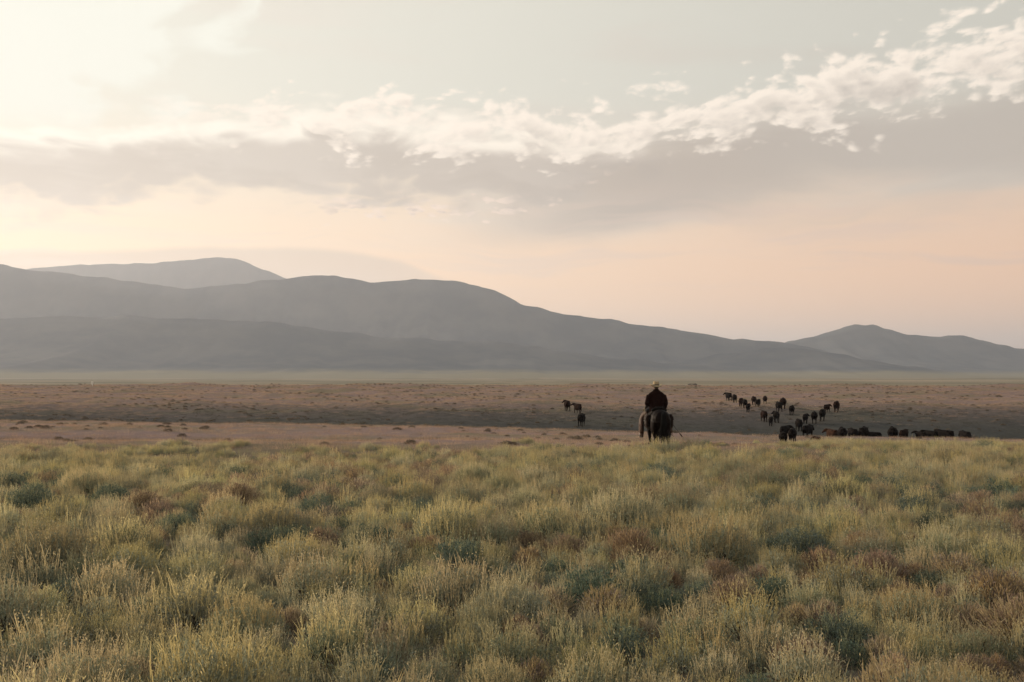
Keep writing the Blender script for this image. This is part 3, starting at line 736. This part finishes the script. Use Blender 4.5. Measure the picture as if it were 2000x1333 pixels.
# ---------------------------------------------------------------- plants: mesh makers
SAGE_LEAF = leaf_mat('sage_leaf', (0.225, 0.25, 0.185), (0.375, 0.39, 0.275), .3)
SAGE_DARK = leaf_mat('blue_sage_leaf', (0.08, 0.118, 0.1), (0.16, 0.205, 0.165), .25)
SAGE_SPIKE = leaf_mat('sage_flower_stalk', (0.365, 0.325, 0.19), (0.575, 0.505, 0.3), .45)
BLUE_SPIKE = leaf_mat('blue_sage_stalk', (0.21, 0.235, 0.155), (0.36, 0.37, 0.24), .4)
RABBIT_LEAF = leaf_mat('rabbitbrush_twig_leaf', (0.18, 0.135, 0.11), (0.32, 0.245, 0.19), .3)
RABBIT_TIP = leaf_mat('rabbitbrush_seed_head', (0.36, 0.285, 0.185), (0.58, 0.46, 0.305), .4)
TWIG = principled('woody_twig', (.10, .075, .055), .9, .1, .3, 12)
GRASS = leaf_mat('dry_grass_blade', (0.32, 0.245, 0.13), (0.5, 0.39, 0.22), .45)
GREEN_GRASS = leaf_mat('green_grass_blade', (0.23, 0.23, 0.1), (0.36, 0.34, 0.16), .45)
TAN_GRASS = leaf_mat('bleached_bunch_grass', (0.27, 0.185, 0.14), (0.46, 0.325, 0.245), .4)
SHADE_GRASS = leaf_mat('shade_tinted_grass_blade', (0.055, 0.055, 0.047), (0.11, 0.106, 0.09), .25)  # grass blades coloured dark to carry the painted swale shade
LOW_SAGE = leaf_mat('low_dark_sage', (0.12, 0.1, 0.082), (0.2, 0.162, 0.128), .25)

def ribbons(base, direc, length, width, rs, segs=3, bend=.15, blunt=.55, cross=True):
    """many thin upright blades at once; two crossed ribbons each when cross is set"""
    n = len(base); V, Fc = [], []
    ax = rs.normal(size=(n, 3)); ax -= direc * (ax * direc).sum(1)[:, None]; ax /= np.linalg.norm(ax, axis=1)[:, None] + 1e-9
    side2 = np.cross(direc, ax)
    bd = rs.normal(size=(n, 3)) * bend; bd[:, 2] = -np.abs(bd[:, 2]) * .4
    prof = np.interp(np.linspace(0, 1, segs + 1), [0, .35, .8, 1], [.45, blunt + .2, blunt + .3, .08])
    sides = (ax, side2) if cross else (ax,)
    off = 0; allV, allF = [], []
    for sd in sides:
        rows = []
        for k in range(segs + 1):
            t = k / segs
            c = base + direc * (length * t)[:, None] + bd * (length * t * t)[:, None]
            wv = (width * prof[k] * .5)[:, None]
            rows.append(c - sd * wv); rows.append(c + sd * wv)
        Vv = np.stack(rows, 1)                      # n, 2(segs+1), 3
        m = Vv.shape[1]
        idx = off + np.arange(n)[:, None] * m
        for k in range(segs):
            a = 2 * k
            allF.append(np.stack([idx[:, 0] + a, idx[:, 0] + a + 1, idx[:, 0] + a + 3, idx[:, 0] + a + 2], 1))
        allV.append(Vv.reshape(-1, 3)); off += n * m
    return np.concatenate(allV), np.concatenate(allF)
def leaves(pos, direc, L, W, rs):
    n = len(pos)
    ax = rs.normal(size=(n, 3)); ax -= direc * (ax * direc).sum(1)[:, None]; ax /= np.linalg.norm(ax, axis=1)[:, None] + 1e-9
    q = np.stack([pos, pos + direc * (L * .55)[:, None] + ax * (W * .5)[:, None], pos + direc * L[:, None], pos + direc * (L * .55)[:, None] - ax * (W * .5)[:, None]], 1)
    return q.reshape(-1, 3), np.arange(n * 4).reshape(n, 4)
def unit(v): return v / (np.linalg.norm(v, axis=1)[:, None] + 1e-9)
def mound(rs, n, Rr, H, lumps, shell=.45):
    """points in the outer shell of a lumpy dome, with their outward directions"""
    a = rs.uniform(0, 6.283, n); u = rs.uniform(0, 1, n) ** .75
    rho = 1 - shell * rs.uniform(0, 1, n) ** 1.6
    el = np.arccos(u)                                # 0 at the top
    lump = 1 + sum(am * np.sin(k * a + ph) for k, am, ph in lumps) * np.sin(el)
    top = 1 + sum(am * .8 * np.cos((k + 1) * a + ph * 2) for k, am, ph in lumps) * np.sin(el) * np.cos(el) * 2
    d = np.stack([np.cos(a) * np.sin(el), np.sin(a) * np.sin(el), np.cos(el)], 1)
    p = d * rho[:, None] * np.stack([Rr * lump, Rr * lump, H * top], 1)
    return p, d
def bush(name, seed, kind, Rr, H, nl, ns, nt):
    rs = np.random.RandomState(seed)
    lumps = [(k, rs.uniform(.04, .16), rs.uniform(0, 6.28)) for k in (2, 3, 5, 7)]
    up = np.array([0, 0, 1.0])
    # twigs
    tp, td = mound(rs, nt, Rr, H, lumps, .3)
    b0 = rs.normal(size=(nt, 3)) * Rr * .10; b0[:, 2] = -.05
    dv = tp - b0; L = np.linalg.norm(dv, axis=1)
    tw = ribbons(b0, unit(dv), L, np.full(nt, .016 if kind != 'rabbit' else .011), rs, 3, .12, .3)
    # leaf clusters along the shell
    nc = nl // 9
    cp, cd = mound(rs, nc, Rr, H, lumps, .55)
    p = np.repeat(cp, 9, 0) + rs.normal(size=(nc * 9, 3)) * .028
    p[:, 2] = np.maximum(p[:, 2], .005)
    d = unit(np.repeat(cd, 9, 0) * .5 + up * .7 + rs.normal(size=(nc * 9, 3)) * .45)
    if kind == 'rabbit': lf = leaves(p, d, rs.uniform(.022, .05, len(p)), rs.uniform(.006, .011, len(p)), rs)
    else: lf = leaves(p, d, rs.uniform(.022, .048, len(p)), rs.uniform(.009, .016, len(p)), rs)
    # stalks standing above the leaves
    sp, sdr = mound(rs, ns, Rr * .97, H * .92, lumps, .35)
    keep = sp[:, 2] > H * .12; sp, sdr = sp[keep], sdr[keep]; ns = len(sp)
    if kind == 'rabbit':
        dd = unit(sdr * .75 + up * .6 + rs.normal(size=(ns, 3)) * .2)
        sk = ribbons(sp, dd, rs.uniform(.05, .13, ns), rs.uniform(.008, .014, ns), rs, 2, .2, .6)
    else:
        dd = unit(sdr * .16 + up + rs.normal(size=(ns, 3)) * .07)
        lo, hi = (.13, .38) if kind == 'sage' else (.07, .22)
        ln = rs.uniform(lo, hi, ns) * (.55 + .45 * sp[:, 2] / H)
        sk = ribbons(sp, dd, ln, rs.uniform(.005, .0105, ns), rs, 4, .16, .5)
        # small buds up the upper half of the tallest stalks
        ii = np.where(ln > hi * .5)[0]; ii = np.repeat(ii, 6)
        t = rs.uniform(.35, 1, len(ii)); bp = sp[ii] + dd[ii] * (ln[ii] * t)[:, None]
        bl = leaves(bp, unit(dd[ii] + rs.normal(size=(len(ii), 3)) * .6), rs.uniform(.014, .03, len(ii)), rs.uniform(.006, .010, len(ii)), rs)
        sk = (np.concatenate([sk[0], bl[0]]), np.concatenate([sk[1], bl[1] + len(sk[0])]))
    mt = {'sage': (SAGE_LEAF, SAGE_SPIKE), 'blue': (SAGE_DARK, BLUE_SPIKE), 'rabbit': (RABBIT_LEAF, RABBIT_TIP)}[kind]
    out = []
    for nm, (v, f), m in (('foliage', lf, mt[0]), ('flower_stalks', sk, mt[1]), ('woody_stem', tw, TWIG)):
        me = mesh_np(name + '_' + nm, v, f); me.materials.append(m); out.append(me)
    return out
def whole(name, meshes):
    """the same plant as one mesh for scattering"""
    V, Fc, mi = [], [], []; o = 0
    me = bpy.data.meshes.new(name)
    for k, m in enumerate(meshes):
        n = len(m.vertices); co = np.empty(n * 3); m.vertices.foreach_get('co', co); V.append(co.reshape(-1, 3))
        lp = np.empty(len(m.loops), int); m.loops.foreach_get('vertex_index', lp); f = lp.reshape(-1, 4) + o; Fc.append(f); mi.append(np.full(len(f), k)); o += n
        me.materials.append(m.materials[0])
    me.from_pydata(np.concatenate(V).tolist(), [], np.concatenate(Fc).tolist())
    me.polygons.foreach_set('material_index', np.concatenate(mi).astype(np.int32)); me.update()
    return me
def tuft(name, seed, n, spread, lo, hi, w, mat, lean=.3, segs=2):
    rs = np.random.RandomState(seed)
    r = spread * np.sqrt(rs.uniform(0, 1, n)); a = rs.uniform(0, 6.283, n)
    b = np.stack([r * np.cos(a), r * np.sin(a), np.full(n, -.01)], 1)
    d = unit(np.stack([b[:, 0] * lean / spread, b[:, 1] * lean / spread, np.ones(n)], 1) + rs.normal(size=(n, 3)) * .16)
    v, f = ribbons(b, d, rs.uniform(lo, hi, n), rs.uniform(.6, 1.2, n) * w, rs, segs, .25, .4, False)
    me = mesh_np(name, v, f); me.materials.append(mat); return me

# ---------------------------------------------------------------- scattering as one object (uncountable cover)
def scatter(name, label, cat, pts, idx, rz, sc, meshes):
    coll = bpy.data.collections.new(name + '_kinds')
    for i, me in enumerate(meshes):
        coll.objects.link(bpy.data.objects.new('%s_kind_%02d' % (name, i), me))
    me = bpy.data.meshes.new(name); me.from_pydata(np.asarray(pts).tolist(), [], [])
    for nm, ty, val in (('idx', 'INT', idx), ('rz', 'FLOAT', rz), ('sc', 'FLOAT', sc)):
        at = me.attributes.new(nm, ty, 'POINT'); at.data.foreach_set('value', np.asarray(val, np.int32 if ty == 'INT' else np.float32))
    o = obj(name, me)
    g = bpy.data.node_groups.new(name, 'GeometryNodeTree')
    g.interface.new_socket('Geometry', in_out='INPUT', socket_type='NodeSocketGeometry')
    g.interface.new_socket('Geometry', in_out='OUTPUT', socket_type='NodeSocketGeometry')
    n = g.nodes; l = g.links
    gi = n.new('NodeGroupInput'); go = n.new('NodeGroupOutput'); ip = n.new('GeometryNodeInstanceOnPoints'); ci = n.new('GeometryNodeCollectionInfo')
    ci.inputs['Collection'].default_value = coll; ci.inputs['Separate Children'].default_value = True; ci.inputs['Reset Children'].default_value = True
    ip.inputs['Pick Instance'].default_value = True
    def attr(nm, ty):
        a = n.new('GeometryNodeInputNamedAttribute'); a.data_type = ty; a.inputs['Name'].default_value = nm; return a.outputs['Attribute']
    l.new(gi.outputs[0], ip.inputs['Points']); l.new(ci.outputs[0], ip.inputs['Instance']); l.new(attr('idx', 'INT'), ip.inputs['Instance Index'])
    cx = n.new('ShaderNodeCombineXYZ'); l.new(attr('rz', 'FLOAT'), cx.inputs[2]); l.new(cx.outputs[0], ip.inputs['Rotation'])
    cs = n.new('ShaderNodeCombineXYZ'); s_ = attr('sc', 'FLOAT')
    for k in range(3): l.new(s_, cs.inputs[k])
    l.new(cs.outputs[0], ip.inputs['Scale']); l.new(ip.outputs[0], go.inputs[0])
    md = o.modifiers.new('scatter', 'NODES'); md.node_group = g
    return tag(o, label, cat, kind='stuff')

# ---------------------------------------------------------------- the brush field
def patch_noise(x, y, seed, scale):
    rs = np.random.RandomState(seed); n = 0
    for k in range(7):
        th, ph = rs.uniform(0, 6.28), rs.uniform(0, 6.28); l = scale * rs.uniform(.5, 2)
        n = n + np.sin((x * math.cos(th) + y * math.sin(th)) * 6.283 / l + ph)
    return n / 7 ** .5
def build_brush():
    kinds = []            # (kind, meshes near, mesh whole, radius)
    specs = [('sage', .46, .36), ('sage', .36, .31), ('sage', .62, .44), ('sage', .27, .26), ('blue', .50, .42), ('blue', .34, .33), ('rabbit', .32, .34), ('rabbit', .23, .27), ('rabbit', .40, .36)]
    for i, (k, r, h) in enumerate(specs):
        a = r * r / .36
        kinds.append((k, bush('brush_%d' % i, 40 + i, k, r, h, int(6200 * a) if k != 'rabbit' else int(8000 * a), int(520 * a) if k == 'sage' else int(300 * a) if k == 'blue' else int(1900 * a), int(70 * a) if k != 'rabbit' else int(150 * a)), r))
    far = []
    for i, (k, r, h) in enumerate(specs):
        a = r * r / .36
        far.append(whole('far_brush_%d' % i, bush('far_%d' % i, 140 + i, k, r, h, int(3200 * a), int(330 * a) if k == 'sage' else int(170 * a) if k == 'blue' else int(600 * a), int(20 * a))))
    rs = np.random.RandomState(12)
    # dart throwing on a grid of cells
    pts = []
    cell = {}
    def ok(x, y, r):
        cx, cy_ = int(math.floor(x)), int(math.floor(y))
        for i in range(cx - 1, cx + 2):
            for j in range(cy_ - 1, cy_ + 2):
                for (a, b, q) in cell.get((i, j), ()):
                    if (a - x) ** 2 + (b - y) ** 2 < ((q + r) * .76) ** 2: return False
        return True
    N = 130000
    ty = np.sqrt(rs.uniform(3.2 ** 2, 68 ** 2, N)); tx = rs.uniform(-.62, .62, N) * ty + rs.uniform(-3, 3, N)
    edge = brush_edge(tx); pn = patch_noise(tx, ty, 3, 7); pb = patch_noise(tx, ty, 9, 11); u = rs.uniform(0, 1, N); v = rs.uniform(0, 1, N); w_ = rs.uniform(0, 1, N)
    def plant(x, y, k, s):
        r = kinds[k][2] * s
        cell.setdefault((int(math.floor(x)), int(math.floor(y))), []).append((x, y, r)); pts.append((x, y, k, s, r))
    for x, y, k, s in ((4.25, 35.0, 1, 1.0), (4.75, 34.5, 1, 1.15), (5.35, 34.7, 0, .95), (5.9, 34.9, 1, 1.1), (6.4, 35.4, 1, 1.0), (5.0, 35.2, 1, .9), (3.7, 35.4, 1, .9), (5.5, 35.3, 3, 1.1)): plant(x, y, k, s)
    for i in range(N):
        x, y = tx[i], ty[i]
        thin = math.exp(-max(0, y - edge[i] + 4.0) / 3.2)              # the stand thins out towards its edge
        if (math.sin(math.floor(x / .9) * 127.1 + math.floor(y / 1.3) * 311.7) * 43758.5) % 1 > thin: continue
        if abs(x - RX) < .75 and -1.0 < y - RY < 2.2: continue
        if i > N * .62: k = rs.choice([3, 7, 5, 1], p=[.5, .22, .2, .08])
        elif pb[i] * .20 + u[i] > .80: k = rs.choice([6, 7, 8], p=[.4, .35, .25])
        elif pn[i] * .30 + v[i] > .90: k = rs.choice([4, 5], p=[.5, .5])
        else: k = rs.choice([0, 1, 2, 3], p=[.27, .28, .17, .28])
        s = .52 + .62 * rs.uniform(0, 1) ** 1.5 if i < N * .62 else rs.uniform(.45, .8)
        if y > 24: s *= .95
        s *= .55 + .45 * thin
        if not ok(x, y, kinds[k][2] * s): continue
        plant(x, y, k, s)
    P = np.array([(p[0], p[1]) for p in pts]); K = np.array([p[2] for p in pts]); S = np.array([p[3] for p in pts])
    Zz = ground_z(P[:, 0], P[:, 1]); rz = rs.uniform(0, 6.283, len(P))
    inview = (np.abs(P[:, 0]) < P[:, 1] * .5 + .3) & (P[:, 1] > 5.6)
    size = np.array([p[4] for p in pts]) / P[:, 1] * inview
    order = np.argsort(-size)[:300]
    chosen = np.zeros(len(P), bool); chosen[order] = True; chosen &= inview
    rest = ~chosen
    scatter('sagebrush_field', 'dense grey-green brush stretching back to the edge of the slope', 'brush', np.stack([P[rest, 0], P[rest, 1], Zz[rest]], 1),
            np.where(P[rest, 1] < 15, K[rest], K[rest] + 9), rz[rest], S[rest], [whole('near_brush_%d' % i, k[1]) for i, k in enumerate(kinds)] + far)
    names = {'sage': 'sagebrush', 'blue': 'blue_sagebrush', 'rabbit': 'rabbitbrush'}
    look = {'sage': ('grey-green sagebrush with pale stalks', 'small grey-green sagebrush'), 'blue': ('blue-green sagebrush with short stalks', 'small blue-green sagebrush'), 'rabbit': ('brown rabbitbrush with dry seed heads', 'small brown rabbitbrush')}
    ones = ['', 'first', 'second', 'third', 'fourth', 'fifth', 'sixth', 'seventh', 'eighth', 'ninth', 'tenth', 'eleventh', 'twelfth', 'thirteenth', 'fourteenth', 'fifteenth', 'sixteenth', 'seventeenth', 'eighteenth', 'nineteenth']
    def nth(n): return ones[n] if n < 20 else {20: 'twentieth', 30: 'thirtieth', 40: 'fortieth'}[n] if n % 10 == 0 else {2: 'twenty', 3: 'thirty', 4: 'forty'}[n // 10] + '-' + ones[n % 10]
    ids = np.where(chosen)[0]
    ids = ids[np.argsort(P[ids, 1])]
    for row in range(0, len(ids), 20):
        line = sorted(ids[row:row + 20], key=lambda i: P[i, 0] / P[i, 1])
        for q, i in enumerate(line):
            kd, meshes, r = kinds[K[i]]
            e = bpy.data.objects.new(names[kd], None); e.empty_display_size = .2
            e.location = (P[i, 0], P[i, 1], Zz[i]); e.rotation_euler = (0, 0, rz[i]); e.scale = (S[i],) * 3
            COL.objects.link(e)
            for nm, me in zip(('foliage', 'flower_stalks' if kd != 'rabbit' else 'seed_heads', 'woody_stem'), meshes):
                c = bpy.data.objects.new(nm, me); COL.objects.link(c); c.parent = e; c['kind'] = 'stuff'
            where = 'nearest row of brush' if row == 0 else nth(row // 20 + 1) + ' row back'
            tag(e, look[kd][0 if r * S[i] > .24 else 1] + ', ' + nth(q + 1) + ' from the left in the ' + where, 'bush',
                {'sage': 'sagebrush bushes', 'blue': 'blue-green sagebrush bushes', 'rabbit': 'rabbitbrush bushes'}[kd])
build_brush()

# ---------------------------------------------------------------- grasses
def build_grass():
    rs = np.random.RandomState(31)
    dry = [tuft('dry_tuft_%d' % i, 60 + i, 40, .16, .10, .36, .005, GRASS) for i in range(3)] + [tuft('green_tuft_%d' % i, 70 + i, 50, .2, .08, .26, .005, GREEN_GRASS) for i in range(3)]
    n = 10000
    y = np.sqrt(rs.uniform(3 ** 2, 66 ** 2, n)); x = rs.uniform(-.6, .6, n) * y
    k = y < brush_edge(x) + 7 * rs.uniform(-.6, 1, n); x, y = x[k], y[k]; n = len(x)
    pn = patch_noise(x, y, 17, 6)
    idx = np.where(pn + rs.uniform(-.6, .6, n) > .3, rs.randint(0, 3, n), rs.randint(3, 6, n))
    scatter('bunch_grass', 'thin dry and green grass growing between the bushes', 'grass', np.stack([x, y, ground_z(x, y)], 1), idx, rs.uniform(0, 6.28, n), rs.uniform(.6, 1.15, n), dry)
    # short bleached grass on the slopes beyond the brush
    tan = [tuft('tan_tuft_%d' % i, 80 + i, 90, .45, .05, .20, .012, TAN_GRASS, .35, 1) for i in range(4)]
    shade_tufts = [tuft('shade_tuft_%d' % i, 90 + i, 90, .45, .06, .22, .012, SHADE_GRASS, .3, 1) for i in range(3)]  # darkened tufts for the painted shade bands
    n = 52000
    y = np.sqrt(rs.uniform(36 ** 2, 262 ** 2, n)); x = rs.uniform(-.58, .58, n) * y
    keep = y > brush_edge(x) - 2
    x, y = x[keep], y[keep]; n = len(x)
    wob = patch_noise(x, y, 23, 30) * 4 + rs.normal(size=n) * 9
    in_shade = ((y + wob > 84) & (y + wob < 132)) | ((y > 50) & (y < 58) & (x < rs.uniform(-14, 0, n)))  # where the shade is painted: swale bottom and left hollow
    thin = in_shade & (rs.uniform(0, 1, n) < .25)
    idx = np.where(in_shade, rs.randint(4, 7, n), rs.randint(0, 4, n))
    k = ~thin
    scatter('short_grass', 'short bleached grass over the slopes of the swale', 'grass', np.stack([x, y, ground_z(x, y)], 1)[k], idx[k], rs.uniform(0, 6.28, n)[k], rs.uniform(.6, 1.3, n)[k], tan + shade_tufts)
    # scattered low dark shrubs on the slopes
    low = []
    for i in range(4):
        r = np.random.RandomState(200 + i); lumps = [(q, r.uniform(.05, .2), r.uniform(0, 6.28)) for q in (2, 3, 5)]
        p, d = mound(r, 420, .5, .26, lumps, .5); v, f = leaves(p, unit(d * .6 + np.array([0, 0, .6]) + r.normal(size=p.shape) * .4), r.uniform(.06, .12, 420), r.uniform(.03, .05, 420), r)
        me = mesh_np('low_shrub_%d' % i, v, f); me.materials.append(LOW_SAGE); low.append(me)
    n = 15000
    y = np.sqrt(rs.uniform(40 ** 2, 330 ** 2, n)); x = rs.uniform(-.58, .58, n) * y
    pn = patch_noise(x, y * 2.2, 41, 26)
    keep = (y > brush_edge(x) + 2) & (pn + rs.uniform(-1, 1, n) > .35)
    x, y = x[keep], y[keep]; n = len(x)
    scatter('low_shrub_cover', 'low dark shrubs dotted over the far slope', 'shrubs', np.stack([x, y, ground_z(x, y)], 1), rs.randint(0, 4, n), rs.uniform(0, 6.28, n), rs.uniform(.18, .65, n), low)
build_grass()

# ---------------------------------------------------------------- small far things
def build_misc():
    white = principled('white_paint', (.80, .78, .72), .6, .3, .05, 6)
    x, y = -95.0, 232.0; z = float(ground_z(x, y))
    t = empty('marker_post', (x, y, z))
    obj('post', tubes_mesh('post', [[(0, 0, -.2, .09, .09), (0, 0, 1.0, .09, .09)]], 10, False), white, t)
    obj('sign_plate', mesh_np('sign_plate', [(-.22, -.12, .55), (.22, -.12, .55), (.22, -.12, 1.15), (-.22, -.12, 1.15), (-.22, -.095, .55), (.22, -.095, .55), (.22, -.095, 1.15), (-.22, -.095, 1.15)],
        [(0, 1, 2, 3), (5, 4, 7, 6), (0, 4, 5, 1), (1, 5, 6, 2), (2, 6, 7, 3), (3, 7, 4, 0)]), white, t)
    tag(t, 'tiny white marker post on the crest far to the left', 'post')
    # lone thicket far out on the valley floor
    rs = np.random.RandomState(77); x, y = 169.0, 960.0; z = float(ground_z(x, y))
    t = empty('willow_tree', (x, y, z))
    P, Dn = [], []
    for k in range(16):
        c = np.array([rs.uniform(-4.5, 4.5), rs.uniform(-3, 3), rs.uniform(.3, 2.0)]); r = rs.uniform(.8, 1.5)
        d = unit(rs.normal(size=(160, 3))); P.append(c + d * r * rs.uniform(.5, 1, (160, 1))); Dn.append(d)
    P = np.concatenate(P); Dn = np.concatenate(Dn)
    v, f = leaves(P, unit(Dn + rs.normal(size=P.shape) * .5), rs.uniform(.3, .5, len(P)), rs.uniform(.15, .25, len(P)), rs)
    obj('crown', mesh_np('willow_crown', v, f), LOW_SAGE, t)
    tr = [[(a, b, -.2, .16, .16), (a * 1.2, b, 1.0, .12, .12), (a * 1.5, b * 1.3, 2.4, .05, .05)] for a, b in ((-3, .5), (-1.4, -.6), (.2, .4), (1.7, -.3), (3.2, .6))]
    for q in tr: obj('trunk', tubes_mesh('willow_trunk', [q], 6), TWIG, t)
    tag(t, 'dark many-stemmed thicket alone on the valley floor right of the rider', 'tree')
build_misc()
